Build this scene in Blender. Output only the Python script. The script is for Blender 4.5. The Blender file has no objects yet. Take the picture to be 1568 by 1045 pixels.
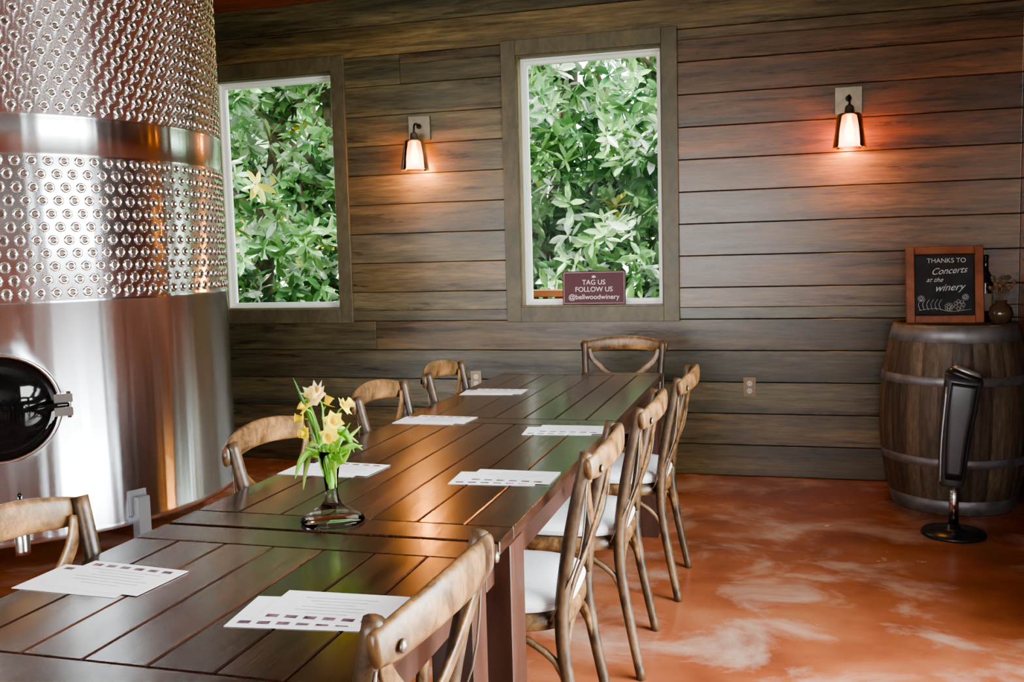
import bpy, math, random
import numpy as np
from mathutils import Vector, Matrix
R=random.Random(7)
D=bpy.data
SC=bpy.context.scene
# ------------------------------------------------------------ helpers
def link(o):
    SC.collection.objects.link(o); return o
class MB:
    def __init__(s): s.v=[];s.f=[];s.m=[];s.c=[];s.sm=[]
    def add(s,vs,fs,mat=0,col=(1,1,1),smooth=False):
        b=len(s.v); s.v+= [tuple(v) for v in vs]
        for f in fs:
            s.f.append(tuple(b+i for i in f)); s.m.append(mat); s.c.append(col); s.sm.append(smooth)
    def box(s,x0,x1,y0,y1,z0,z1,mat=0,col=(1,1,1),M=None):
        vs=[(x0,y0,z0),(x1,y0,z0),(x1,y1,z0),(x0,y1,z0),(x0,y0,z1),(x1,y0,z1),(x1,y1,z1),(x0,y1,z1)]
        if M is not None: vs=[M@Vector(v) for v in vs]
        s.add(vs,[(0,3,2,1),(4,5,6,7),(0,1,5,4),(1,2,6,5),(2,3,7,6),(3,0,4,7)],mat,col)
    def lathe(s,prof,c=(0,0,0),n=32,mat=0,col=(1,1,1),smooth=True,M=None,cap=True):
        vs=[];fs=[]
        for r,z in prof:
            for i in range(n):
                a=2*math.pi*i/n
                v=Vector((r*math.cos(a),r*math.sin(a),z))
                if M is not None: v=M@v
                vs.append((v[0]+c[0],v[1]+c[1],v[2]+c[2]))
        for k in range(len(prof)-1):
            for i in range(n):
                j=(i+1)%n
                fs.append((k*n+i,k*n+j,(k+1)*n+j,(k+1)*n+i))
        s.add(vs,fs,mat,col,smooth)
        if cap:
            b=len(s.v)-len(vs)
            if prof[0][0]>1e-4:
                s.f.append(tuple(b+i for i in reversed(range(n))));s.m.append(mat);s.c.append(col);s.sm.append(False)
            if prof[-1][0]>1e-4:
                o=b+(len(prof)-1)*n
                s.f.append(tuple(o+i for i in range(n)));s.m.append(mat);s.c.append(col);s.sm.append(False)
    def sweep(s,pts,w,h=None,mat=0,n=10,up=(0,0,1),ex=2.0,sub=4,col=(1,1,1),M=None,smooth=True):
        P=[Vector(p) for p in pts]; N=len(P)
        W=w if isinstance(w,(list,tuple)) else [w]*N
        if h is None: H=W
        else: H=h if isinstance(h,(list,tuple)) else [h]*N
        Q=[];QW=[];QH=[]
        if N>2 and sub>1:
            for i in range(N-1):
                p0=P[max(i-1,0)];p1=P[i];p2=P[i+1];p3=P[min(i+2,N-1)]
                for k in range(sub):
                    t=k/sub
                    Q.append(0.5*((2*p1)+(p2-p0)*t+(2*p0-5*p1+4*p2-p3)*t*t+(3*p1-p0-3*p2+p3)*t**3))
                    QW.append(W[i]*(1-t)+W[i+1]*t);QH.append(H[i]*(1-t)+H[i+1]*t)
            Q.append(P[-1]);QW.append(W[-1]);QH.append(H[-1])
        else: Q=P;QW=list(W);QH=list(H)
        U=Vector(up);vs=[];fs=[]
        for i,q in enumerate(Q):
            T=(Q[min(i+1,len(Q)-1)]-Q[max(i-1,0)]).normalized()
            S=T.cross(U)
            if S.length<1e-3: S=T.cross(Vector((0,1,0)))
            S.normalize(); B=S.cross(T)
            for k in range(n):
                a=2*math.pi*k/n+math.pi/n
                ca,sa=math.cos(a),math.sin(a)
                x=math.copysign(abs(ca)**(2/ex),ca)*QW[i];y=math.copysign(abs(sa)**(2/ex),sa)*QH[i]
                v=q+S*x+B*y
                vs.append(M@v if M is not None else v)
        L=len(Q)
        for i in range(L-1):
            for k in range(n):
                j=(k+1)%n
                fs.append((i*n+k,i*n+j,(i+1)*n+j,(i+1)*n+k))
        fs.append(tuple(reversed(range(n))));fs.append(tuple((L-1)*n+k for k in range(n)))
        s.add(vs,fs,mat,col,smooth)
    def mesh(s,name,mats):
        me=D.meshes.new(name)
        me.from_pydata(s.v,[],s.f)
        for m in mats: me.materials.append(m)
        me.polygons.foreach_set('material_index',s.m)
        me.polygons.foreach_set('use_smooth',s.sm)
        ca=me.color_attributes.new(name='Col',type='FLOAT_COLOR',domain='CORNER')
        arr=[]
        for f,c in zip(s.f,s.c): arr+= [c[0],c[1],c[2],1.0]*len(f)
        ca.data.foreach_set('color',arr)
        me.update()
        return me
    def obj(s,name,mats,bevel=0,loc=(0,0,0),rot=(0,0,0),seg=1,parent=None):
        o=D.objects.new(name,s.mesh(name,mats)); link(o)
        o.location=loc;o.rotation_euler=rot
        if parent: o.parent=parent
        if bevel:
            b=o.modifiers.new('bevel','BEVEL');b.width=bevel;b.segments=seg;b.limit_method='ANGLE';b.angle_limit=math.radians(40)
        return o
def newmat(name):
    m=D.materials.new(name);m.use_nodes=True
    nt=m.node_tree;b=nt.nodes['Principled BSDF'];return m,nt,b
def plain(name,col,rough=.5,metal=0,emis=None,es=0,spec=.5,trans=0,ior=1.45,nscale=0,namt=.15,bump=0):
    m,nt,b=newmat(name)
    b.inputs['Base Color'].default_value=(*col,1);b.inputs['Roughness'].default_value=rough
    b.inputs['Metallic'].default_value=metal;b.inputs['Specular IOR Level'].default_value=spec
    b.inputs['Transmission Weight'].default_value=trans;b.inputs['IOR'].default_value=ior
    if emis: b.inputs['Emission Color'].default_value=(*emis,1);b.inputs['Emission Strength'].default_value=es
    if nscale:
        tc=nt.nodes.new('ShaderNodeTexCoord');n=nt.nodes.new('ShaderNodeTexNoise');n.inputs['Scale'].default_value=nscale;n.inputs['Detail'].default_value=4
        nt.links.new(tc.outputs['Object'],n.inputs['Vector'])
        r=nt.nodes.new('ShaderNodeValToRGB')
        r.color_ramp.elements[0].position=.3;r.color_ramp.elements[1].position=.7
        r.color_ramp.elements[0].color=(*[c*(1-namt) for c in col],1);r.color_ramp.elements[1].color=(*[min(1,c*(1+namt)) for c in col],1)
        nt.links.new(n.outputs['Fac'],r.inputs['Fac']);nt.links.new(r.outputs['Color'],b.inputs['Base Color'])
        if bump:
            bp=nt.nodes.new('ShaderNodeBump');bp.inputs['Strength'].default_value=bump;bp.inputs['Distance'].default_value=.01
            nt.links.new(n.outputs['Fac'],bp.inputs['Height']);nt.links.new(bp.outputs['Normal'],b.inputs['Normal'])
    return m
def wood(name,c1,c2,scale,rough=(.3,.5),bump=.15,attr=True,spec=.5,contrast=(.3,.7),coat=0,big=0,fine=0):
    m,nt,b=newmat(name);N=nt.nodes;L=nt.links
    tc=N.new('ShaderNodeTexCoord');mp=N.new('ShaderNodeMapping');mp.inputs['Scale'].default_value=scale
    L.new(tc.outputs['Object'],mp.inputs['Vector'])
    vec=mp.outputs['Vector']
    if attr:
        at=N.new('ShaderNodeAttribute');at.attribute_name='Col'
        sc=N.new('ShaderNodeVectorMath');sc.operation='MULTIPLY';sc.inputs[1].default_value=(37,53,71)
        ad=N.new('ShaderNodeVectorMath');ad.operation='ADD'
        L.new(at.outputs['Color'],sc.inputs[0]);L.new(vec,ad.inputs[0]);L.new(sc.outputs[0],ad.inputs[1]);vec=ad.outputs[0]
    n=N.new('ShaderNodeTexNoise');n.inputs['Scale'].default_value=1;n.inputs['Detail'].default_value=8;n.inputs['Roughness'].default_value=.66;n.inputs['Distortion'].default_value=.6
    L.new(vec,n.inputs['Vector'])
    r=N.new('ShaderNodeValToRGB');r.color_ramp.elements[0].position=contrast[0];r.color_ramp.elements[1].position=contrast[1]
    r.color_ramp.elements[0].color=(*c1,1);r.color_ramp.elements[1].color=(*c2,1)
    L.new(n.outputs['Fac'],r.inputs['Fac'])
    out=r.outputs['Color']
    def mul(a,b_):
        mx=N.new('ShaderNodeMix');mx.data_type='RGBA';mx.blend_type='MULTIPLY';mx.inputs[0].default_value=1
        L.new(a,mx.inputs[6]);L.new(b_,mx.inputs[7]);return mx.outputs[2]
    if attr: out=mul(out,at.outputs['Color'])
    if big:
        n2=N.new('ShaderNodeTexNoise');n2.inputs['Scale'].default_value=.45;n2.inputs['Detail'].default_value=3
        L.new(vec,n2.inputs['Vector'])
        r2=N.new('ShaderNodeValToRGB');r2.color_ramp.elements[0].position=.35;r2.color_ramp.elements[1].position=.65
        r2.color_ramp.elements[0].color=(1-big,1-big*.9,1-big*.8,1);r2.color_ramp.elements[1].color=(1+big,1+big*.75,1+big*.5,1)
        L.new(n2.outputs['Fac'],r2.inputs['Fac']);out=mul(out,r2.outputs['Color'])
    if fine:
        n3=N.new('ShaderNodeTexNoise');n3.inputs['Scale'].default_value=5.5;n3.inputs['Detail'].default_value=5;n3.inputs['Roughness'].default_value=.7
        L.new(vec,n3.inputs['Vector'])
        r3=N.new('ShaderNodeValToRGB');r3.color_ramp.elements[0].position=.38;r3.color_ramp.elements[1].position=.6
        r3.color_ramp.elements[0].color=(1-fine,1-fine,1-fine,1);r3.color_ramp.elements[1].color=(1.08,1.08,1.08,1)
        L.new(n3.outputs['Fac'],r3.inputs['Fac']);out=mul(out,r3.outputs['Color'])
    L.new(out,b.inputs['Base Color'])
    mr=N.new('ShaderNodeMapRange');mr.inputs['To Min'].default_value=rough[0];mr.inputs['To Max'].default_value=rough[1]
    L.new(n.outputs['Fac'],mr.inputs['Value']);L.new(mr.outputs[0],b.inputs['Roughness'])
    b.inputs['Specular IOR Level'].default_value=spec
    b.inputs['Coat Weight'].default_value=coat;b.inputs['Coat Roughness'].default_value=.12
    bp=N.new('ShaderNodeBump');bp.inputs['Strength'].default_value=bump;bp.inputs['Distance'].default_value=.004
    L.new(n.outputs['Fac'],bp.inputs['Height']);L.new(bp.outputs['Normal'],b.inputs['Normal'])
    return m
def clear(name,tint=(1,1,1),gl=.12,rough=.02,milk=0,mcol=(1,1,1)):
    m,nt,b=newmat(name);N=nt.nodes;L=nt.links
    t=N.new('ShaderNodeBsdfTransparent');t.inputs[0].default_value=(*tint,1)
    g=N.new('ShaderNodeBsdfGlossy');g.inputs['Roughness'].default_value=rough
    lw=N.new('ShaderNodeLayerWeight');lw.inputs['Blend'].default_value=gl
    mx=N.new('ShaderNodeMixShader');base=t.outputs[0]
    if milk:
        tl=N.new('ShaderNodeBsdfTranslucent');tl.inputs[0].default_value=(*mcol,1)
        m0=N.new('ShaderNodeMixShader');m0.inputs[0].default_value=milk
        L.new(base,m0.inputs[1]);L.new(tl.outputs[0],m0.inputs[2]);base=m0.outputs[0]
    L.new(lw.outputs['Fresnel'],mx.inputs[0]);L.new(base,mx.inputs[1]);L.new(g.outputs[0],mx.inputs[2])
    L.new(mx.outputs[0],N['Material Output'].inputs['Surface'])
    return m
def rsub(r,h):
    x0,x1,z0,z1=r;a0,a1,b0,b1=h
    if a1<=x0 or a0>=x1 or b1<=z0 or b0>=z1: return [r]
    o=[]
    if z0<b0: o.append((x0,x1,z0,b0))
    if z1>b1: o.append((x0,x1,b1,z1))
    m0,m1=max(z0,b0),min(z1,b1)
    if x0<a0: o.append((x0,a0,m0,m1))
    if x1>a1: o.append((a1,x1,m0,m1))
    return o
# ------------------------------------------------------------ materials
M_wall=wood('wall_boards',(.048,.038,.024),(.150,.120,.074),(1.2,8,15),(.20,.38),.2,contrast=(.33,.68),big=.40,fine=.4)
M_trimw=wood('trim_wood',(.052,.044,.025),(.125,.103,.058),(6,9,3),(.35,.55),.15,fine=.2)
M_core=plain('wall_core',(.02,.018,.015),.9,nscale=8)
M_ceil=wood('ceiling_wood',(.14,.03,.014),(.30,.085,.04),(1.5,12,10),(.35,.5),.1)
M_table=wood('table_wood',(.013,.0065,.0045),(.070,.033,.022),(14,1.6,8),(.13,.32),.22,contrast=(.28,.75),coat=.15,big=.25,fine=.4)
M_tleg=wood('table_leg_wood',(.022,.009,.006),(.070,.026,.017),(12,12,2),(.3,.45),.1)
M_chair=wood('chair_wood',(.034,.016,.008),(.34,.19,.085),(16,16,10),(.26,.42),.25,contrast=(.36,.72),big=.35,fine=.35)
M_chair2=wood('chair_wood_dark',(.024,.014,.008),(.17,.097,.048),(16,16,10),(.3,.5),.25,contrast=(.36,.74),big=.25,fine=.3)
M_cush=plain('cushion_fabric',(.74,.74,.76),.9,nscale=60,namt=.06,bump=.1)
M_white=plain('white_vinyl',(.82,.83,.80),.35,nscale=3,namt=.03)
M_paper=plain('paper',(.92,.93,.96),.7,nscale=5,namt=.02)
M_ink=plain('menu_ink',(.35,.35,.40),.8,nscale=40,namt=.4)
M_pic=plain('menu_pictures',(.16,.09,.12),.6,nscale=60,namt=.8)
M_nickel=plain('brushed_nickel',(.22,.19,.15),.4,.8,nscale=20,namt=.2)
M_dark=plain('dark_iron',(.03,.028,.026),.45,.8,nscale=20)
M_black=plain('black_plastic',(.014,.014,.015),.3,nscale=20)
M_grey=plain('dark_grey_plastic',(.040,.041,.044),.35,nscale=20)
M_gloss=plain('black_gloss',(.004,.004,.004),.05,nscale=10)
M_hoop=plain('galvanised_hoop',(.24,.24,.25),.5,.7,nscale=12,namt=.35,bump=.1)
M_barrel=wood('barrel_oak',(.042,.029,.019),(.17,.118,.075),(14,14,2.2),(.5,.7),.3,fine=.4)
M_glass=clear('window_glass',(.97,.99,.98),.06)
M_jar=clear('sconce_glass',(1,.80,.50),.3,.05,.22,(1,.50,.15))
M_vase=clear('vase_glass',(.97,.99,.98),.16,.0)
M_bulb=plain('bulb_glow',(1,.7,.35),.4,emis=(1,.50,.13),es=26,nscale=4,namt=.02)
M_sign=plain('maroon_sign',(.065,.005,.012),.5,nscale=30,namt=.1)
M_text=plain('sign_lettering',(.78,.72,.72),.6,nscale=30,namt=.05)
M_slate=plain('chalkboard_slate',(.014,.014,.014),.7,nscale=10,namt=.5)
M_frame=wood('sign_frame_wood',(.11,.028,.009),(.29,.085,.028),(9,9,9),(.35,.5),.1)
M_steel2=plain('polished_steel',(.62,.62,.62),.22,1,nscale=6,namt=.1)
M_leg=plain('tank_leg_steel',(.22,.22,.23),.5,.5,nscale=6,namt=.1)
M_out=plain('outlet_plastic',(.26,.19,.12),.4,nscale=5,namt=.05)
M_bark=plain('bark',(.16,.12,.08),.9,nscale=14,namt=.5,bump=.4)
M_grass=plain('lawn',(.10,.16,.04),.95,nscale=3,namt=.4)
M_deck=wood('deck_redwood',(.35,.08,.02),(.6,.2,.07),(3,10,10),(.5,.7),.1)
def leafmat(name,tr=.35,rough=.35):
    m,nt,b=newmat(name);N=nt.nodes;L=nt.links
    at=N.new('ShaderNodeAttribute');at.attribute_name='Col'
    n=N.new('ShaderNodeTexNoise');n.inputs['Scale'].default_value=18
    hs=N.new('ShaderNodeHueSaturation');mr=N.new('ShaderNodeMapRange');mr.inputs['To Min'].default_value=.8;mr.inputs['To Max'].default_value=1.2
    L.new(n.outputs['Fac'],mr.inputs['Value']);L.new(mr.outputs[0],hs.inputs['Value']);L.new(at.outputs['Color'],hs.inputs['Color'])
    L.new(hs.outputs[0],b.inputs['Base Color']);b.inputs['Roughness'].default_value=rough
    t=N.new('ShaderNodeBsdfTranslucent');L.new(hs.outputs[0],t.inputs[0])
    mx=N.new('ShaderNodeMixShader');mx.inputs[0].default_value=tr
    L.new(b.outputs[0],mx.inputs[1]);L.new(t.outputs[0],mx.inputs[2]);L.new(mx.outputs[0],N['Material Output'].inputs['Surface'])
    return m
M_leaf=leafmat('magnolia_leaf',.22,.25);M_petal=leafmat('petal',.3,.6)
def floormat():
    m,nt,b=newmat('stained_concrete');N=nt.nodes;L=nt.links
    tc=N.new('ShaderNodeTexCoord')
    def noise(s,d,dist,rot=0,rg=.6):
        n=N.new('ShaderNodeTexNoise');n.inputs['Scale'].default_value=s;n.inputs['Detail'].default_value=d;n.inputs['Distortion'].default_value=dist;n.inputs['Roughness'].default_value=rg
        mp=N.new('ShaderNodeMapping');mp.inputs['Location'].default_value=(rot,rot*2,0);mp.inputs['Scale'].default_value=(1,1.2,1)
        L.new(tc.outputs['Object'],mp.inputs['Vector']);L.new(mp.outputs[0],n.inputs['Vector']);return n
    a=noise(2.2,6,0,0,.5);r=N.new('ShaderNodeValToRGB');e=r.color_ramp.elements
    e[0].position=.25;e[0].color=(.19,.048,.020,1);e[1].position=.75;e[1].color=(.42,.165,.080,1)
    k=e.new(.5);k.color=(.31,.092,.038,1)
    L.new(a.outputs['Fac'],r.inputs['Fac'])
    c=noise(2.3,9,.5,8.1,.60);r2=N.new('ShaderNodeValToRGB');r2.color_ramp.elements[0].position=.50;r2.color_ramp.elements[1].position=.72
    r2.color_ramp.elements[1].color=(.75,.75,.75,1)
    L.new(c.outputs['Fac'],r2.inputs['Fac'])
    mx=N.new('ShaderNodeMix');mx.data_type='RGBA';L.new(r2.outputs['Color'],mx.inputs[0]);L.new(r.outputs['Color'],mx.inputs[6]);mx.inputs[7].default_value=(.60,.44,.34,1)
    L.new(mx.outputs[2],b.inputs['Base Color'])
    mr=N.new('ShaderNodeMapRange');mr.inputs['To Min'].default_value=.12;mr.inputs['To Max'].default_value=.36
    L.new(a.outputs['Fac'],mr.inputs['Value']);L.new(mr.outputs[0],b.inputs['Roughness'])
    return m
M_floor=floormat()
def steelmat(name='tank_stainless',bumpy=.26,rough=.2,an=.6):
    m,nt,b=newmat(name);N=nt.nodes;L=nt.links
    tc=N.new('ShaderNodeTexCoord');mp=N.new('ShaderNodeMapping');mp.inputs['Scale'].default_value=(9,9,.25)
    L.new(tc.outputs['Object'],mp.inputs['Vector'])
    n=N.new('ShaderNodeTexNoise');n.inputs['Scale'].default_value=1;n.inputs['Detail'].default_value=2
    L.new(mp.outputs[0],n.inputs['Vector'])
    bp=N.new('ShaderNodeBump');bp.inputs['Strength'].default_value=bumpy;bp.inputs['Distance'].default_value=.02
    L.new(n.outputs['Fac'],bp.inputs['Height']);L.new(bp.outputs['Normal'],b.inputs['Normal'])
    b.inputs['Base Color'].default_value=(.82,.87,.94,1);b.inputs['Metallic'].default_value=1;b.inputs['Roughness'].default_value=rough
    b.inputs['Anisotropic'].default_value=an;b.inputs['Anisotropic Rotation'].default_value=.25
    tg=N.new('ShaderNodeTangent');tg.direction_type='RADIAL';tg.axis='Z';L.new(tg.outputs[0],b.inputs['Tangent'])
    return m
M_steel=steelmat(an=.95,rough=.24)
# ------------------------------------------------------------ room
YW=5.82; XR=1.22; XL=-5.6; YS=-3.6; ZC=3.0
wins=[(-3.71,-2.82,1.02,2.56),(-1.59,-.70,1.02,2.56)]
w=MB();pitch=.188
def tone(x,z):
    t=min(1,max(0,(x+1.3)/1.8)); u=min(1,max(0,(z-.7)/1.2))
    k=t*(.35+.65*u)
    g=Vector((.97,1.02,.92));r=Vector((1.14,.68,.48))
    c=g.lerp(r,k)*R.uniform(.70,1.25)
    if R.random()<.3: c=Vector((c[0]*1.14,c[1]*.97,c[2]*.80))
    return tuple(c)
for k in range(16):
    z0=k*pitch+.0015;z1=min((k+1)*pitch-.0015,ZC)
    xs=[XL,XR]
    if k in (4,13): xs=[XL,{4:-2.58,13:-2.35}[k],XR]
    for a,b_ in zip(xs[:-1],xs[1:]):
        rr=[(a+.001,b_-.001,z0,z1)]
        for h in wins:
            hh=(h[0]-.01,h[1]+.01,h[2]-.01,h[3]+.01)
            rr=[q for r in rr for q in rsub(r,hh)]
        for q in rr:
            if q[1]-q[0]<.01 or q[3]-q[2]<.01: continue
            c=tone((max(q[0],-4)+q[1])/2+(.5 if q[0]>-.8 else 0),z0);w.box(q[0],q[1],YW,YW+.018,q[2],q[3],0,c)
rr=[(XL-.15,XR+.15,0,ZC)]
for h in wins: rr=[q for r in rr for q in rsub(r,h)]
for q in rr: w.box(q[0],q[1],YW+.0185,YW+.15,q[2],q[3],1)
w.obj('wall_back',[M_wall,M_core],bevel=.003)
Y0,Y1=.95,3.2
DO=(Y0,Y1,0.0,2.62)
w=MB()
for k in range(16):
    rr=[(YS,YW,k*pitch+.0015,min((k+1)*pitch-.0015,ZC))]
    rr=[q for r in rr for q in rsub(r,DO)]
    for q in rr:
        if q[3]-q[2]>.01:
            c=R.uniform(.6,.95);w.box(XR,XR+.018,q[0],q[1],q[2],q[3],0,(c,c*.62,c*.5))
for q in rsub((YS-.15,YW,0,ZC),DO): w.box(XR+.0185,XR+.15,q[0],q[1],q[2],q[3],1)
w.obj('wall_right',[M_wall,M_core],bevel=.003)
d=MB()
for y0,y1 in [(Y0-.09,Y0),(Y1,Y1+.09)]: d.box(XR-.02,XR-.001,y0,y1,0,2.71)
d.box(XR-.02,XR-.001,Y0,Y1,2.62,2.71)
for y,ww in ((Y0,.08),((Y0+Y1)/2-.06,.12),(Y1-.08,.08)): d.box(XR+.04,XR+.09,y,y+ww,0,2.62)
d.box(XR+.04,XR+.09,Y0+.08,Y1-.08,2.54,2.62);d.box(XR+.04,XR+.09,Y0+.08,Y1-.08,0,.12)
d.box(XR+.062,XR+.066,Y0+.08,Y1-.08,.12,2.54,1)
d.obj('door_1',[M_trimw,M_glass],bevel=.003)
w=MB()
for k in range(16):
    w.box(XL-.018,XL,YS,YW,k*pitch+.0015,min((k+1)*pitch-.0015,ZC),0,(.9,.9,.8))
w.box(XL-.15,XL-.0185,YS-.15,YW,0,ZC,1)
w.obj('wall_left',[M_wall,M_core],bevel=.003)
SO=(-4.6,.4,.7,2.6)  # opening added behind the camera for fill light
w=MB()
for k in range(16):
    for q in rsub((XL,XR,k*pitch+.0015,min((k+1)*pitch-.0015,ZC)),SO):
        if q[3]-q[2]>.01: w.box(q[0],q[1],YS-.018,YS,q[2],q[3],0,(.9,.85,.75))
for q in rsub((XL,XR,0,ZC),SO): w.box(q[0],q[1],YS-.15,YS-.0185,q[2],q[3],1)
w.obj('wall_front',[M_wall,M_core],bevel=.003)
d=MB()
for i in range(5):
    x=-4.6+i*1.23;d.box(x,x+.08,YS-.1,YS-.04,.7,2.6)
d.box(-4.52,.32,YS-.1,YS-.04,.7,.78);d.box(-4.52,.32,YS-.1,YS-.04,2.52,2.6)
d.obj('window_3',[M_white],bevel=.003)  # unseen window frame, added with its opening to carry fill light
f=MB();f.box(XL-.15,XR+.15,YS-.15,YW+.15,-.12,0);f.obj('floor',[M_floor])
c=MB()
y=YS-.15
while y<YW+.15:
    s_=R.uniform(.8,1.1);c.box(XL-.15,XR+.15,y+.001,min(y+.139,YW+.15),ZC,ZC+.03,0,(s_,s_,s_));y+=.14
c.box(XL-.2,XR+.2,YS-.2,YW+.2,ZC+.031,ZC+.12,1)
c.obj('ceiling',[M_ceil,M_core],bevel=.002)
for i,(x0,x1,z0,z1) in enumerate(wins):
    m=MB();t=.09;yo=YW-.022
    m.box(x0-t,x0+.003,yo,YW-.0005,z0-t,z1+t,0);m.box(x1-.003,x1+t,yo,YW-.0005,z0-t,z1+t,0)
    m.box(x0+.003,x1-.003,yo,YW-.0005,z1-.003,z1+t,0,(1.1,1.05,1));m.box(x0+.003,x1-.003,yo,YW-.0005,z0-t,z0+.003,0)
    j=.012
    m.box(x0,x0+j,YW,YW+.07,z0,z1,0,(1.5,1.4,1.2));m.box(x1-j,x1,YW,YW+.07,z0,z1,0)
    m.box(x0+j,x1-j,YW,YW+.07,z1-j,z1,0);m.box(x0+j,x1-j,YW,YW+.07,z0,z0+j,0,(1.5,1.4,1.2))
    def ring(a0,a1,b0,b1,wd,y0,y1):
        m.box(a0,a0+wd,y0,y1,b0,b1,1);m.box(a1-wd,a1,y0,y1,b0,b1,1)
        m.box(a0+wd,a1-wd,y0,y1,b0,b0+wd,1);m.box(a0+wd,a1-wd,y0,y1,b1-wd,b1,1)
    ring(x0,x1,z0,z1,.022,YW+.071,YW+.145)
    ring(x0+.022,x1-.022,z0+.022,z1-.022,.022,YW+.095,YW+.135)
    m.box(x0+.044,x1-.044,YW+.112,YW+.116,z0+.044,z1-.044,2)
    m.obj('window_%d'%(i+1),[M_trimw,M_white,M_glass],bevel=.0025)
for x,z in ((-.207,.536),(-1.9,.56)):
    m=MB();m.box(-.036,.036,-.007,0,-.058,.058)
    for s_ in (-1,1):
        m.lathe([(.016,0),(.016,.002)],n=16,mat=1,M=Matrix.Translation((0,-.007,.022*s_))@Matrix.Rotation(math.pi/2,4,'X'))
        for q in (-.006,.006): m.box(q-.001,q+.001,-.0102,-.009,.022*s_-.005,.022*s_+.005,2)
    m.obj('wall_outlet',[M_out,plain('outlet_face',(.6,.55,.48),.4,nscale=4,namt=.02),M_black],bevel=.002,loc=(x,YW-.0005,z))
# ------------------------------------------------------------ tables
def table(y0,y1,seams,name,lo=.03,lw=.09,li=.02):
    X0,X1=-1.375,-.575;zt=.76;th=.03
    m=MB();bb=.11
    cross=[(y0,y0+bb)]+[(s-bb/2,s+bb/2) for s in seams]+[(y1-bb,y1)]
    for a,b_ in cross:
        s_=R.uniform(.8,1.2);m.box(X0,X1,a+.0012,b_-.0012,zt-th,zt,0,(s_,s_*.97,s_*.95))
    for (a0,a),(b0,b1) in zip(cross[:-1],cross[1:]):
        n=7;wd=(X1-X0)/n
        for i in range(n):
            s_=R.uniform(.65,1.45);m.box(X0+i*wd+.0015,X0+(i+1)*wd-.0015,a+.001,b0-.001,zt-th,zt,0,(s_,s_*R.uniform(.93,1.0),s_*.96))
    m.box(X0+.01,X1-.01,y0+.01,y1-.01,zt-th-.008,zt-th-.0005,1)
    ap=.045
    for x in (X0+ap,X1-ap-.022): m.box(x,x+.022,y0+ap,y1-ap,zt-th-.10,zt-th-.008,1)
    for y in (y0+ap,y1-ap-.022): m.box(X0+ap+.022,X1-ap-.022,y,y+.022,zt-th-.10,zt-th-.008,1)
    for x in (X0+li,X1-li-lw):
        for y in (y0+lo,y1-lo-lw):
            m.box(x,x+lw,y,y+lw,0,zt-th-.009,1)
    return m.obj(name,[M_table,M_tleg],bevel=.0025)
table(1.885,4.69,[3.29],'dining_table',.10,.11,.006)
table(-.28,1.875,[1.13],'dining_table')
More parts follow.
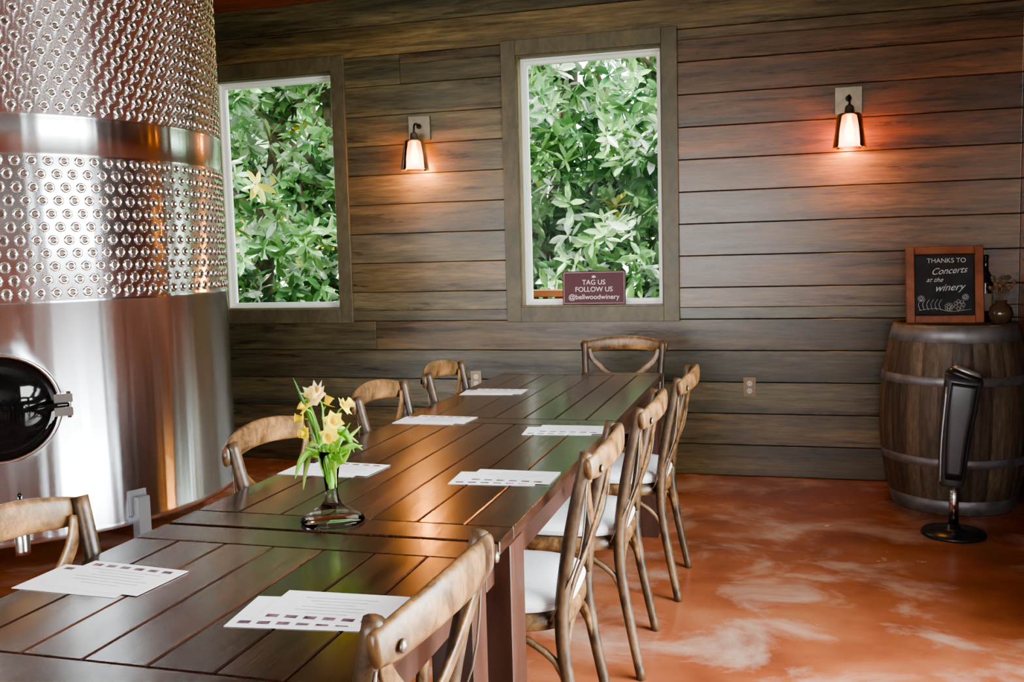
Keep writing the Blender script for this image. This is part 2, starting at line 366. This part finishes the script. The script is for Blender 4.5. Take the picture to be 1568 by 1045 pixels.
# ------------------------------------------------------------ chairs
def chair_mesh():
    m=MB()
    for s in (-1,1):
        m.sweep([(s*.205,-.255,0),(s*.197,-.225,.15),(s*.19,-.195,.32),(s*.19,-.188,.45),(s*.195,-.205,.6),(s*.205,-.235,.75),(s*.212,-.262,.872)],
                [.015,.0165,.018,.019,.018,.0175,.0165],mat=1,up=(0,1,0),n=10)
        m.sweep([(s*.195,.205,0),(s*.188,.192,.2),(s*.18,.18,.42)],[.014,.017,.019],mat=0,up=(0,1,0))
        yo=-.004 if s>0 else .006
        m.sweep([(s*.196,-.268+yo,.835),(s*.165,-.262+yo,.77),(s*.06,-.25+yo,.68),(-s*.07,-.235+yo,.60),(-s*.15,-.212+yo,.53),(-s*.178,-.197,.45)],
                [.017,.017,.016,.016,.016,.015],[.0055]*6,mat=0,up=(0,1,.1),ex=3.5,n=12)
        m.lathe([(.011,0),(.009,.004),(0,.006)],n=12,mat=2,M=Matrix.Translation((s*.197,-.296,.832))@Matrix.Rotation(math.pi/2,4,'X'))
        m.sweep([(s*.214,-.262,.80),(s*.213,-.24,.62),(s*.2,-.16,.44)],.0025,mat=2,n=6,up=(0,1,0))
        m.sweep([(s*.195,-.212,.19),(s*.19,-.17,.33),(s*.185,-.03,.408),(s*.185,.06,.408),(s*.19,.17,.33),(s*.191,.196,.19)],.0095,mat=0,up=(1,0,0),n=8)
    for y0,y1 in ((-.21,-.19),(.198,.185)):
        m.sweep([(-.194,y0,.19),(-.16,y1,.33),(-.04,y1,.408),(.04,y1,.408),(.16,y1,.33),(.194,y0,.19)],.0095,mat=0,up=(0,1,0),n=8)
    m.sweep([(-.232,-.268,.835),(-.19,-.284,.842),(-.1,-.303,.855),(0,-.31,.86),(.1,-.303,.855),(.19,-.284,.842),(.232,-.268,.835)],
            [.0105,.012,.0125,.013,.0125,.012,.0105],[.026,.033,.037,.038,.037,.033,.026],mat=0,up=(0,0,1),ex=2.6,n=14)
    def se(wx,wy,a,e=3.4):
        ca,sa=math.cos(a),math.sin(a)
        return (math.copysign(abs(ca)**(2/e),ca)*wx*(1-.04*sa*-1),math.copysign(abs(sa)**(2/e),sa)*wy)
    def slab(prof,mat,smooth=True,n=40):
        vs=[];fs=[]
        for k,z in prof:
            for i in range(n):
                x,y=se(.215*k,.208*k,2*math.pi*i/n);vs.append((x,y-.0,z))
        for j in range(len(prof)-1):
            for i in range(n):
                i2=(i+1)%n;fs.append((j*n+i,j*n+i2,(j+1)*n+i2,(j+1)*n+i))
        fs.append(tuple(reversed(range(n))));fs.append(tuple((len(prof)-1)*n+i for i in range(n)))
        m.add(vs,fs,mat,(1,1,1),smooth)
    slab([(.93,.405),(.99,.41),(1.0,.425),(.99,.444),(.93,.45)],0)
    slab([(.90,.451),(.965,.456),(.985,.47),(.965,.486),(.86,.496),(.5,.502),(.05,.503)],3)
    pts=[( *se(.2105,.2035,2*math.pi*i/40),.471) for i in range(41)]
    m.sweep(pts,.0035,mat=3,n=6,sub=1)
    return m.mesh('dining_chair',[M_chair,M_chair2,M_nickel,M_cush])
cm=chair_mesh()
def chair(x,y,ang):
    o=D.objects.new('dining_chair',cm);link(o);o.location=(x,y,.0);o.rotation_euler=(0,0,math.radians(ang))
chair(-.655,3.87,90);chair(-.70,3.15,91);chair(-.735,2.47,92);chair(-.79,1.385,88);chair(-.79,.74,90)
chair(-1.175,3.96,-90);chair(-1.185,3.29,-90);chair(-1.165,2.46,-91);chair(-1.17,1.47,-89)
chair(-.845,4.895,180)
# ------------------------------------------------------------ menus
for i,(x,y,a) in enumerate([(-1.22,3.98,3),(-1.23,3.27,-2),(-.715,3.137,4),(-1.235,2.46,-3),(-.725,2.44,2),(-1.255,1.51,-3),(-.765,1.446,5)]):
    m=MB()
    for k,(dx,dy,rz) in enumerate([(-.02,-.012,2),(.02,.012,-2)]):
        M=Matrix.Translation((dx,dy,k*.0012))@Matrix.Rotation(math.radians(rz),4,'Z')
        m.box(-.115,.115,-.07,.07,0,.0008,0,M=M)
        sgn=1 if x<-1 else -1
        for q in range(6):
            m.box(-.10+q*.034,-.10+q*.034+.022,sgn*.05-.006,sgn*.05+.007,.0008,.00095,2,M=M)
        for q in range(6):
            l=.09*R.uniform(.4,.95);yy=sgn*(.03-q*.014);m.box(-l,l,yy-.0012,yy+.0012,.0008,.00095,1,M=M)
    m.obj('menu_sheets',[M_paper,M_ink,M_pic],loc=(x,y,.7605),rot=(0,0,math.radians(a)))
# ------------------------------------------------------------ tank
TX,TY,TR=-3.72,3.936,1.05
m=MB()
m.lathe([(0.02,.14),(TR*.6,.17),(TR*.97,.215),(TR+.006,.22),(TR+.006,.245),(TR,.25),(TR,1.2),(TR+.004,1.203),(TR+.004,1.215),(TR,1.218),(TR,1.795),(TR+.004,1.80),(TR+.004,1.815),(TR,1.818),(TR,1.955),(TR+.004,1.96),(TR+.004,1.97),(TR,1.973),(TR,2.78),(TR*.96,2.81),(TR*.5,2.88),(.22,2.93),(.22,2.97),(.02,2.97)],n=192)
prof=[(.0225,0),(.0195,.0045),(.0155,.0065),(.0115,.0045),(.0088,.0008),(0.0,.0008)]
nc=108;ns=12
cs=[(math.cos(2*math.pi*k/ns),math.sin(2*math.pi*k/ns)) for k in range(ns)]
for (za,zb) in ((1.247,1.785),(2.002,2.76)):
    nr=int((zb-za)/.0535)+1
    for r in range(nr):
        z=za+r*.0535
        for c_ in range(nc):
            a=2*math.pi*(c_+.5*(r%2))/nc
            aa=(a+math.pi)%(2*math.pi)-math.pi
            if aa<-2.1 or aa>1.3: continue
            er=(math.cos(a),math.sin(a));et=(-er[1],er[0])
            vs=[];fs=[]
            for (pr,ph) in prof[:-1]:
                for (cx,sx) in cs:
                    rr_=TR+ph-.0006 - (pr*cx)**2/(2*TR)
                    vs.append((er[0]*rr_+et[0]*pr*cx,er[1]*rr_+et[1]*pr*cx,z+pr*sx))
            for p in range(4):
                for k in range(ns):
                    k2=(k+1)%ns;fs.append((p*ns+k,p*ns+k2,(p+1)*ns+k2,(p+1)*ns+k))
            m.add(vs,fs,4,(1,1,1),True)
            m.f.append(tuple(len(m.v)-ns+k for k in range(ns)));m.m.append(2);m.c.append((1,1,1));m.sm.append(False)
for a in (-21.4,68.6,158.6,-111.4):
    M=Matrix.Rotation(math.radians(a),4,'Z')
    m.box(TR+.002,TR+.055,-.028,.028,.02,.345,5,M=M)
    m.box(TR+.0,TR+.010,-.04,.04,.26,.37,5,M=M)
    m.lathe([(.06,0),(.06,.012),(.02,.02)],n=20,mat=5,M=M@Matrix.Translation((TR+.03,0,0)))
am=-50.0
M=Matrix.Rotation(math.radians(am),4,'Z')@Matrix.Translation((TR,0,.79))@Matrix.Rotation(math.pi/2,4,'Y')
def oval(prof,mat):
    n=48;vs=[];fs=[]
    for k,h in prof:
        for i in range(n):
            a=2*math.pi*i/n;x=.212*k*math.cos(a);y=.225*k*math.sin(a);vs.append(M@Vector((x,y,h-(y*y)/(2*TR))))
    for j in range(len(prof)-1):
        for i in range(n):
            i2=(i+1)%n;fs.append((j*n+i,j*n+i2,(j+1)*n+i2,(j+1)*n+i))
    if prof[-1][0]<.2: fs.append(tuple((len(prof)-1)*n+i for i in range(n)))
    m.add(vs,fs,mat,(1,1,1),True)
oval([(1.06,-.005),(1.06,.03),(1.04,.036),(1.0,.036),(.98,.028)],1)
oval([(.99,.03),(.96,.012),(.8,.008),(.55,.022),(.3,.032),(.08,.035)],3)
for dz in (-.028,.028): m.box(-.018,.018,.205,.275,.03 ,.06,1,M=M@Matrix.Translation((dz,0,-.02)))
m.sweep([M@Vector((-.055,.26,.03)),M@Vector((.055,.26,.03))],.009,mat=1)
m.sweep([M@Vector((0,.26,.035)),M@Vector((0,.20,.05)),M@Vector((.01,.14,.045))],.010,mat=3)
M=Matrix.Rotation(math.radians(-47),4,'Z')
m.sweep([M@Vector((TR-.02,0,.36)),M@Vector((TR+.12,0,.36)),M@Vector((TR+.2,0,.33)),M@Vector((TR+.22,0,.24))],.028,mat=1,n=16)
m.lathe([(.045,-.01),(.045,.01)],n=20,mat=1,M=M@Matrix.Translation((TR+.1,0,.36))@Matrix.Rotation(math.pi/2,4,'Y'))
m.sweep([M@Vector((TR+.1,0,.38)),M@Vector((TR+.1,0,.45)),M@Vector((TR+.2,0,.47))],.008,mat=3)
M_hole=plain('dimple_weld',(.06,.05,.045),.4,.9,nscale=30)
M_dim=plain('dimple_steel',(.80,.81,.83),.16,1,nscale=4,namt=.03)
m.obj('wine_fermentation_tank',[M_steel,M_steel2,M_hole,M_gloss,M_dim,M_leg],loc=(TX,TY,0))
# ------------------------------------------------------------ barrel
m=MB();BX,BY=.835,5.40
def br(z):
    t=(z-.475)/.475;return .36-.07*t*t
ns=26;vs=[];fs=[];zs=[i*.95/16 for i in range(17)];per=4;n=ns*per
for z in zs:
    for i in range(n):
        a=2*math.pi*i/n;k=1-(.012 if i%per==0 else 0);vs.append((br(z)*k*math.cos(a),br(z)*k*math.sin(a),z))
cols=[tuple([q]*3) for q in [R.uniform(.7,1.3) for _ in range(ns)]]
b0=len(m.v);m.v+=vs
for j in range(16):
    for i in range(n):
        i2=(i+1)%n;m.f.append((j*n+i,j*n+i2,(j+1)*n+i2,(j+1)*n+i));m.m.append(0);m.c.append(cols[i//per]);m.sm.append(False)
m.lathe([(br(.95)-.001,.95),(br(.95)-.022,.95),(br(.95)-.024,.935)],n=64,cap=False)
m.lathe([(0.001,0.002),(br(0)-.001,0.002)],n=64,cap=False)
for i in range(7):
    r=br(.95)-.023;y0=-r+i*2*r/7;y1=y0+2*r/7-.002
    pts=[]
    for s in range(7):
        y=y0+(y1-y0)*s/6;pts.append((math.sqrt(max(r*r-y*y,0)),y))
    poly=[(x,y,.936) for x,y in pts]+[(-x,y,.936) for x,y in reversed(pts)]
    c_=R.uniform(.7,1.2);m.add(poly,[tuple(range(len(poly)))],0,(c_,c_,c_))
for a,b_ in ((.865,.943),(.655,.70),(.25,.295),(.005,.08)):
    m.lathe([(br(a)+.0005,a),(br(a)+.004,a+.002),(br(b_)+.004,b_-.002),(br(b_)+.0005,b_)],n=72,mat=1,cap=False)
m.obj('wine_barrel',[M_barrel,M_hoop],loc=(BX,BY,0))
def text(s,size,loc,rot,mat,parent,name,shear=0,sx=1):
    cu=D.curves.new(name,'FONT');cu.body=s;cu.size=size;cu.align_x='CENTER';cu.align_y='CENTER';cu.shear=shear;cu.extrude=.0003
    cu.materials.append(mat);o=D.objects.new(name,cu);link(o);o.parent=parent;o.location=loc;o.rotation_euler=rot;o.scale=(sx,1,1);return o
# chalkboard
m=MB();W_,H_=.375,.40;fw=.042
m.box(-W_/2,-W_/2+fw,-.012,.012,0,H_);m.box(W_/2-fw,W_/2,-.012,.012,0,H_)
m.box(-W_/2+fw,W_/2-fw,-.012,.012,0,fw);m.box(-W_/2+fw,W_/2-fw,-.012,.012,H_-fw,H_)
m.box(-W_/2+fw,W_/2-fw,-.002,.006,fw,H_-fw,1)
m.box(-.02,.02,.012,.02,.0,.3,0)
cb=m.obj('chalkboard_sign',[M_frame,M_slate],bevel=.004,loc=(BX-.045,BY+.0,.940),rot=(math.radians(-7),0,math.radians(4)))
M_chalk=plain('chalk',(.50,.50,.47),.9,nscale=80,namt=.4)
rx=(math.pi/2,0,0)
text('THANKS TO',.034,(.01,-.0032,.325),rx,M_chalk,cb,'lettering_1',0,1.0)
text('Concerts',.048,(.02,-.0032,.272),(math.pi/2,-.06,0),M_chalk,cb,'lettering_2',.5,.95)
text('at the',.034,(-.05,-.0032,.226),rx,M_chalk,cb,'lettering_3',.5)
text('winery',.052,(.02,-.0032,.185),(math.pi/2,-.05,0),M_chalk,cb,'lettering_4',.5)
m2=MB()
def flower(cx,cz,r):
    for i in range(7):
        a=i*2*math.pi/7
        pts=[(cx+r*.3*math.cos(a),-.003,cz+r*.3*math.sin(a)),(cx+r*math.cos(a-.35),-.003,cz+r*math.sin(a-.35)),(cx+r*1.15*math.cos(a),-.003,cz+r*1.15*math.sin(a)),(cx+r*math.cos(a+.35),-.003,cz+r*math.sin(a+.35)),(cx+r*.3*math.cos(a),-.003,cz+r*.3*math.sin(a))]
        m2.sweep(pts,.0011,n=4,sub=2,up=(0,1,0))
flower(.07,.095,.024);flower(.02,.085,.018);flower(.10,.135,.014);flower(-.115,.13,.014)
for k in range(6):
    x=-.12+k*.02;m2.sweep([(x,-.003,.07),(x-.008,-.003,.10),(x+.006,-.003,.125)],.0011,n=4,up=(0,1,0))
m2.sweep([(-.125,-.003,.068),(-.05,-.003,.078),(.03,-.003,.062),(.125,-.003,.072)],.0013,n=4,up=(0,1,0))
m2.obj('chalk_flowers',[M_chalk],parent=cb)
m=MB();m.lathe([(.036,0),(.038,.01),(.038,.2),(.034,.23),(.015,.27),(.0135,.33),(.0155,.335),(.0155,.35),(.001,.352)],n=28)
m.lathe([(.0385,.06),(.0385,.15)],n=28,mat=1,cap=False)
m.obj('wine_bottle',[plain('bottle_glass',(.006,.012,.006),.08,nscale=5),plain('bottle_label',(.2,.17,.13),.6,nscale=20)],loc=(BX+.165,BY+.13,.937))
m=MB();m.lathe([(.03,0),(.05,.02),(.06,.05),(.05,.085),(.028,.105),(.03,.12),(.026,.12),(.024,.105)],n=28,cap=False)
m.lathe([(.001,.001),(.03,.001)],n=28,cap=False)
for i in range(26):
    a=R.uniform(0,6.28);l=R.uniform(.02,.06);z=R.uniform(.16,.25)
    p=(l*math.cos(a),l*math.sin(a),z);m.sweep([(0,0,.05),(p[0]*.4,p[1]*.4,z*.6),p],.0012,mat=1,n=5)
    m.lathe([(.001,-.012),(.011,-.004),(.012,.004),(.001,.013)],c=p,n=8,mat=2,cap=False)
m.obj('dried_flower_vase',[plain('amber_glass',(.07,.045,.025),.15,nscale=6),M_bark,plain('dried_blooms',(.13,.075,.04),.9,nscale=30,namt=.4)],loc=(BX+.215,BY+.0,.937))
# ------------------------------------------------------------ sanitizer stand
m=MB()
m.lathe([(.14,0),(.142,.008),(.135,.018),(.06,.028),(.03,.032),(.028,.05)],n=48,mat=0)
m.lathe([(.021,.04),(.021,.27)],n=24,mat=1)
m.sweep([(-.012,0,.235),(-.010,0,.30),(.0,0,.45),(.018,0,.62),(.035,.0,.735)],[.050,.058,.068,.078,.082],[.05,.055,.06,.06,.055],mat=3,n=20,up=(0,1,0),ex=4)
m.sweep([(-.004,-.046,.27),(.006,-.052,.45),(.022,-.053,.60),(.036,-.048,.715)],[.036,.046,.054,.056],[.014]*4,mat=0,n=16,up=(0,1,0),ex=5)
m.sweep([(-.060,-.05,.26),(-.056,-.058,.45),(-.037,-.058,.70)],.005,mat=2,n=8,up=(0,1,0))
m.sweep([(.035,0,.736),(.045,0,.762)],[.085,.07],[.056,.046],mat=0,n=20,up=(0,1,0),ex=3)
m.sweep([(.045,0,.763),(.050,0,.776)],[.066,.052],[.042,.03],mat=2,n=20,up=(0,1,0),ex=2.4)
m.obj('hand_sanitizer_stand',[M_black,M_steel2,plain('grey_cap',(.40,.40,.41),.3,.6,nscale=9),M_grey],loc=(.75,4.79,0),rot=(0,0,math.radians(-8)))
# ------------------------------------------------------------ sconces
for x in (-2.225,.335):
    m=MB();m.box(-.072,.072,-.018,0,.055,.205,0)
    m.lathe([(.016,0),(.016,.012)],n=20,mat=1,M=Matrix.Translation((0,-.018,.14))@Matrix.Rotation(math.pi/2,4,'X'))
    m.sweep([(0,-.018,.14),(0,-.07,.15),(0,-.105,.135),(0,-.11,.09)],.006,mat=1,n=10,up=(1,0,0))
    m.lathe([(.010,.095),(.022,.085),(.026,.05),(.056,.046),(.056,.036),(.02,.034)],c=(0,-.11,0),n=28,mat=0)
    m.lathe([(.060,.04),(.067,.03),(.076,-.05),(.088,-.135),(.090,-.14),(.087,-.14),(.074,-.05),(.064,.03)],c=(0,-.11,0),n=36,mat=2,cap=False)
    m.lathe([(.012,.034),(.012,.01),(.02,-.02),(.027,-.05),(.022,-.075),(.010,-.092),(.001,-.095)],c=(0,-.11,0),n=20,mat=3)
    o=m.obj('wall_sconce',[M_nickel,M_dark,M_jar,M_bulb],bevel=.002,loc=(x,YW-.0005,2.03))
    l=D.lights.new('sconce_lamp','POINT');l.energy=22;l.color=(1,.42,.10);l.shadow_soft_size=.03
    lo=D.objects.new('sconce_lamp',l);link(lo);lo.parent=o;lo.location=(0,-.11,-.115)
# ------------------------------------------------------------ window sign
m=MB();m.box(-.195,.195,-.006,.006,0,.205);
m.box(-.187,.187,-.0068,-.006,.008,.0095,1);m.box(-.187,.187,-.0068,-.006,.1955,.197,1)
m.box(-.187,-.1855,-.0068,-.006,.0095,.1955,1);m.box(.1855,.187,-.0068,-.006,.0095,.1955,1)
m.box(-.15,.15,.006,.05,0,.006,0)
for k in range(5):
    a=math.radians(18+36*k);m.sweep([(0,-.0068,.165),(.013*math.cos(a),-.0068,.165+.013*math.sin(a))],.003,mat=1,n=6)
sg=m.obj('tag_us_sign',[M_sign,M_text],bevel=.0008,loc=(-1.132,YW+.012,1.033),rot=(math.radians(-3),0,math.radians(0)))
text('TAG US',.042,(0,-.0072,.135),rx,M_text,sg,'lettering_1')
text('FOLLOW US',.042,(0,-.0072,.092),rx,M_text,sg,'lettering_2')
text('@bellwoodwinery',.042,(0,-.0072,.046),rx,M_text,sg,'lettering_3')
# ------------------------------------------------------------ vase with daffodils
VX,VY=-.996,1.965
m=MB()
m.lathe([(.001,0.0),(.070,0.0),(.073,.004),(.070,.010),(.050,.022),(.028,.036),(.0165,.052),(.0135,.068),(.016,.10),(.021,.135),(.027,.165),(.0255,.165),(.0195,.135),(.0145,.10),(.0115,.075),(.001,.072)],n=48,mat=0,cap=False)
G1=(.10,.28,.03);G2=(.20,.44,.05);G3=(.06,.18,.04)
def blade(p,wd,col):
    P=[Vector(q) for q in p]
    m.sweep(P,[wd*.5,wd,wd*.9,.0008],[.0008]*4,mat=1,n=6,up=(0,1,.2),col=col,ex=2)
def petals(c,d,n,L,wd,col,cup=.3,mat=2):
    d=Vector(d).normalized();s=d.orthogonal().normalized();t=d.cross(s)
    for k in range(n):
        a=2*math.pi*k/n+R.uniform(-.1,.1);e=(s*math.cos(a)+t*math.sin(a));g=d.cross(e)
        base=Vector(c);p=[base,base+e*L*.5+d*L*cup*.5+g*wd,base+e*L+d*L*cup,base+e*L*.5+d*L*cup*.5-g*wd,base+e*L*.5+d*L*cup*.35]
        m.add(p,[(0,1,4),(1,2,4),(2,3,4),(3,0,4)],mat,col,True)
def daff(c,d,col=(.85,.74,.006),col2=(.85,.60,.004),S=1):
    petals(c,d,6,.026*S,.010*S,col,.15)
    d=Vector(d).normalized();M=Matrix.Translation(Vector(c))@d.to_track_quat('Z','Y').to_matrix().to_4x4()
    m.lathe([(.004*S,0),(.0075*S,.008*S),(.010*S,.018*S),(.013*S,.021*S)],n=12,mat=2,col=col2,M=M,cap=False)
    m.sweep([Vector(c)-d*.002,Vector(c)-d*.02+Vector((0,0,-.01)),Vector((c[0]*.4,c[1]*.4,c[2]*.6)),Vector((c[0]*.05,c[1]*.05,.08))],.0022,mat=1,n=6,col=G2)
daff((-.022,-.01,.285),(-.3,-.6,.6),(.9,.66,.30),(.9,.72,.25),1.25)
petals((-.022,-.01,.288),(-.2,-.5,.8),7,.03,.009,(.9,.72,.38),.9)
daff((-.062,.0,.235),(-.9,-.4,.1));daff((.022,-.02,.235),(.4,-.8,.2));daff((.015,-.025,.205),(.2,-.9,-.2));daff((-.015,.02,.265),(.3,.3,.8))
daff((.032,.015,.262),(.8,.1,.5),(.85,.80,.05));daff((-.045,-.02,.262),(-.6,-.5,.5),S=.8);daff((-.05,-.015,.205),(-.5,-.8,.1),S=.8)
blade([(0,0,.08),(-.02,0,.17),(-.055,.0,.26),(-.085,-.0,.33)],.008,G3)
blade([(0,0,.08),(-.01,-.01,.17),(-.035,-.01,.25),(-.05,-.02,.31)],.007,G1)
for k in range(26):
    a=R.uniform(0,6.28);l=R.uniform(.03,.06);z=R.uniform(.14,.21);dr=R.uniform(-.05,.03)
    blade([(0,0,.10),(l*.35*math.cos(a),l*.35*math.sin(a),z-.01),(l*.8*math.cos(a),l*.8*math.sin(a),z),(l*1.3*math.cos(a),l*1.3*math.sin(a),z+dr)],R.uniform(.005,.011),R.choice([G1,G2,G2,(.24,.42,.05)]))
for k in range(10):
    a=R.uniform(0,6.28);m.sweep([(.004*math.cos(a),.004*math.sin(a),.076),(.008*math.cos(a+1),.008*math.sin(a+1),.12),(.016*math.cos(a),.016*math.sin(a),.17)],.0026,mat=1,n=6,col=R.choice([G2,(.25,.5,.1)]))
blade([(0,0,.15),(-.04,-.0,.175),(-.06,-.0,.13),(-.072,-.0,.07)],.009,(.3,.42,.1))
blade([(0,0,.15),(.04,-.01,.17),(.065,-.01,.18),(.085,-.01,.17)],.008,G2)
blade([(0,0,.15),(-.045,-.01,.16),(-.065,-.02,.14),(-.08,-.02,.10)],.009,G2)
m.obj('flower_vase',[M_vase,M_leaf,M_petal],loc=(VX,VY,.7605))
# ------------------------------------------------------------ outside
g=MB();g.box(-30,30,-30,40,-.5,-.14);g.obj('ground_outside',[M_grass])
rng=np.random.RandomState(3)
def tree(name,x0,x1,y0,y1,z0,z1,ncl,trunks,LS=1.0):
    V=[];F=[];C=[]
    pal=[(.17,.33,.10),(.09,.21,.065),(.28,.43,.19),(.46,.57,.38),(.05,.13,.045),(.64,.71,.58),(.58,.52,.08)]
    wt=[.24,.23,.17,.15,.12,.07,.02]
    nb=ncl//12
    cen=np.stack([rng.uniform(x0,x1,nb),y0+(y1-y0)*rng.rand(nb)**1.2,rng.uniform(z0,z1,nb)],1)
    for c in range(ncl):
        ce=cen[rng.randint(nb)];cx,cy,cz=ce+rng.normal(0,.17,3)*LS
        cy=max(cy,y0-.15)
        ax=np.array([rng.normal(0,.6),rng.normal(-.35,.5),rng.uniform(-.1,1)]);ax/=np.linalg.norm(ax)
        s=np.cross(ax,[0,0,1.0]);s/=max(np.linalg.norm(s),1e-6);t=np.cross(ax,s)
        nl=rng.randint(6,10);pc=pal[rng.choice(7,p=wt)]
        for k in range(nl):
            a=2*math.pi*k/nl*1.6+rng.uniform(-.5,.5);el=rng.uniform(-.5,1.1)
            e=(s*math.cos(a)+t*math.sin(a))*math.cos(el)+ax*math.sin(el)
            gdir=np.cross(ax,e)+rng.normal(0,.25,3);gdir-=e*np.dot(gdir,e);gdir/=max(np.linalg.norm(gdir),1e-6);up=np.cross(e,gdir)
            L_=rng.uniform(.11,.195)*LS;w_=L_*.165
            p=np.array([cx,cy,cz])+ax*rng.uniform(-.06,.03)*LS
            b=len(V)
            mid1=p+e*L_*.35-up*.004;mid2=p+e*L_*.7-up*L_*.04
            V+= [p,p+e*L_*.38+gdir*w_,p+e*L_*.74+gdir*w_*.85-up*L_*.03,p+e*L_-up*L_*.1,p+e*L_*.74-gdir*w_*.85-up*L_*.03,p+e*L_*.38-gdir*w_,mid1-up*.008,mid2-up*.008]
            F+= [(b,b+1,b+6),(b+1,b+2,b+7,b+6),(b+2,b+3,b+7),(b,b+6,b+5),(b+6,b+7,b+4,b+5),(b+7,b+3,b+4)]
            q=rng.uniform(.7,1.3);C+=[tuple(min(1,v*q) for v in pc)]*6
    m=MB();m.v=[tuple(v) for v in V];m.f=F;m.c=C;m.m=[0]*len(F);m.sm=[True]*len(F)
    for (tx,ty,lean) in trunks:
        m.sweep([(tx,ty,-.14),(tx+lean*.3,ty,1.2),(tx+lean,ty+.1,2.8),(tx+lean*1.2,ty,4.6)],[.13,.10,.075,.03],mat=1,n=10,up=(0,1,0))
        for k in range(9):
            z=R.uniform(.6,3.6);a=R.uniform(-1,1)
            x=tx+lean*z/2.8;m.sweep([(x,ty,z),(x+a*.5,ty-R.uniform(0,.5),z+.3),(x+a*1.0,ty-R.uniform(.2,.8),z+R.uniform(.3,.9))],[.035,.022,.008],mat=1,n=6,up=(0,1,0))
    m.obj(name,[M_leaf,M_bark])
tree('magnolia_tree',-6.2,-2.7,7.3,9.2,.3,4.2,2700,[(-5.1,8.6,.3),(-3.9,8.5,-.3)])
tree('magnolia_tree',-2.7,.6,7.3,9.2,.3,4.2,2700,[(-2.2,8.7,.3),(-.9,8.7,-.2)])
tree('tree_line',-9,3,10,12.5,.0,5.2,2800,[(-6,11,.3),(-3,11.4,.2),(0,11,.4)],1.7)
m=MB()
for x in (-1.98,-1.60): m.box(x,x+.07,6.75,6.82,-.14,1.04)
m.box(-2.02,-1.50,6.73,6.84,1.04,1.09);m.box(-1.91,-1.60,6.76,6.81,.6,.66)
for i in range(3): m.box(-1.87+i*.09,-1.835+i*.09,6.77,6.8,.1,1.04)
m.box(-1.91,-1.60,6.75,6.82,.05,.1)
m.obj('deck_railing',[M_deck],bevel=.004)
# ------------------------------------------------------------ lights
W=D.worlds.new('sky');SC.world=W;W.use_nodes=True
nt=W.node_tree;bg=nt.nodes['Background']
tc=nt.nodes.new('ShaderNodeTexCoord');sp=nt.nodes.new('ShaderNodeSeparateXYZ');rp=nt.nodes.new('ShaderNodeValToRGB')
nt.links.new(tc.outputs['Generated'],sp.inputs[0]);nt.links.new(sp.outputs['Z'],rp.inputs['Fac'])
rp.color_ramp.elements[0].color=(1,1,.98,1);rp.color_ramp.elements[1].color=(.68,.83,1,1)
nt.links.new(rp.outputs['Color'],bg.inputs['Color']);bg.inputs['Strength'].default_value=15.0
def daylight_or_fill(loc,rot,sx,sy,e,col=(.98,.98,1),spread=math.pi):
    l=D.lights.new('daylight_or_fill','AREA');l.shape='RECTANGLE';l.size=sx;l.size_y=sy;l.color=col
    if e: l.energy=e;l.spread=spread
    else: l.cycles.is_portal=True
    o=D.objects.new('daylight_or_fill',l);link(o);o.location=loc;o.rotation_euler=rot
daylight_or_fill((XR+.16,(Y0+Y1)/2,1.31),(0,math.radians(90),0),2.62,Y1-Y0,225,spread=math.radians(130))     # faces -x
daylight_or_fill((-2.1,YS-.16,1.65),(math.radians(90),0,0),5,1.9,115)   # faces +y; added fill lamp at the made-up south opening
for x0,x1,z0,z1 in wins: daylight_or_fill(((x0+x1)/2,YW+.16,(z0+z1)/2),(math.radians(-90),0,0),x1-x0,z1-z0,0)
s=D.lights.new('sun','SUN');s.energy=16;s.angle=.02;s.color=(1,.95,.85)
so=D.objects.new('sun',s);link(so);so.rotation_euler=Vector((.4,.38,-.85)).to_track_quat('-Z','Y').to_euler()
try:
    SC.view_settings.view_transform='AgX';SC.view_settings.look='AgX - Medium High Contrast'
except Exception as e: print(e)
# ------------------------------------------------------------ camera
yaw=math.radians(15.9);p=math.radians(5.2);r=.026
fw=Vector((-math.sin(yaw)*math.cos(p),math.cos(yaw)*math.cos(p),-math.sin(p)))
rt=Vector((math.cos(yaw),math.sin(yaw),0));up=rt.cross(fw)
cr=rt*math.cos(r)-up*math.sin(r);cu_=up*math.cos(r)+rt*math.sin(r)
cam=D.cameras.new('camera');co=D.objects.new('camera',cam);link(co)
Mx=Matrix((( cr[0],cu_[0],-fw[0],0),(cr[1],cu_[1],-fw[1],0),(cr[2],cu_[2],-fw[2],1.36),(0,0,0,1)))
co.matrix_world=Mx
cam.sensor_width=36;cam.lens=33.98;cam.clip_start=.03;cam.clip_end=200
SC.camera=co
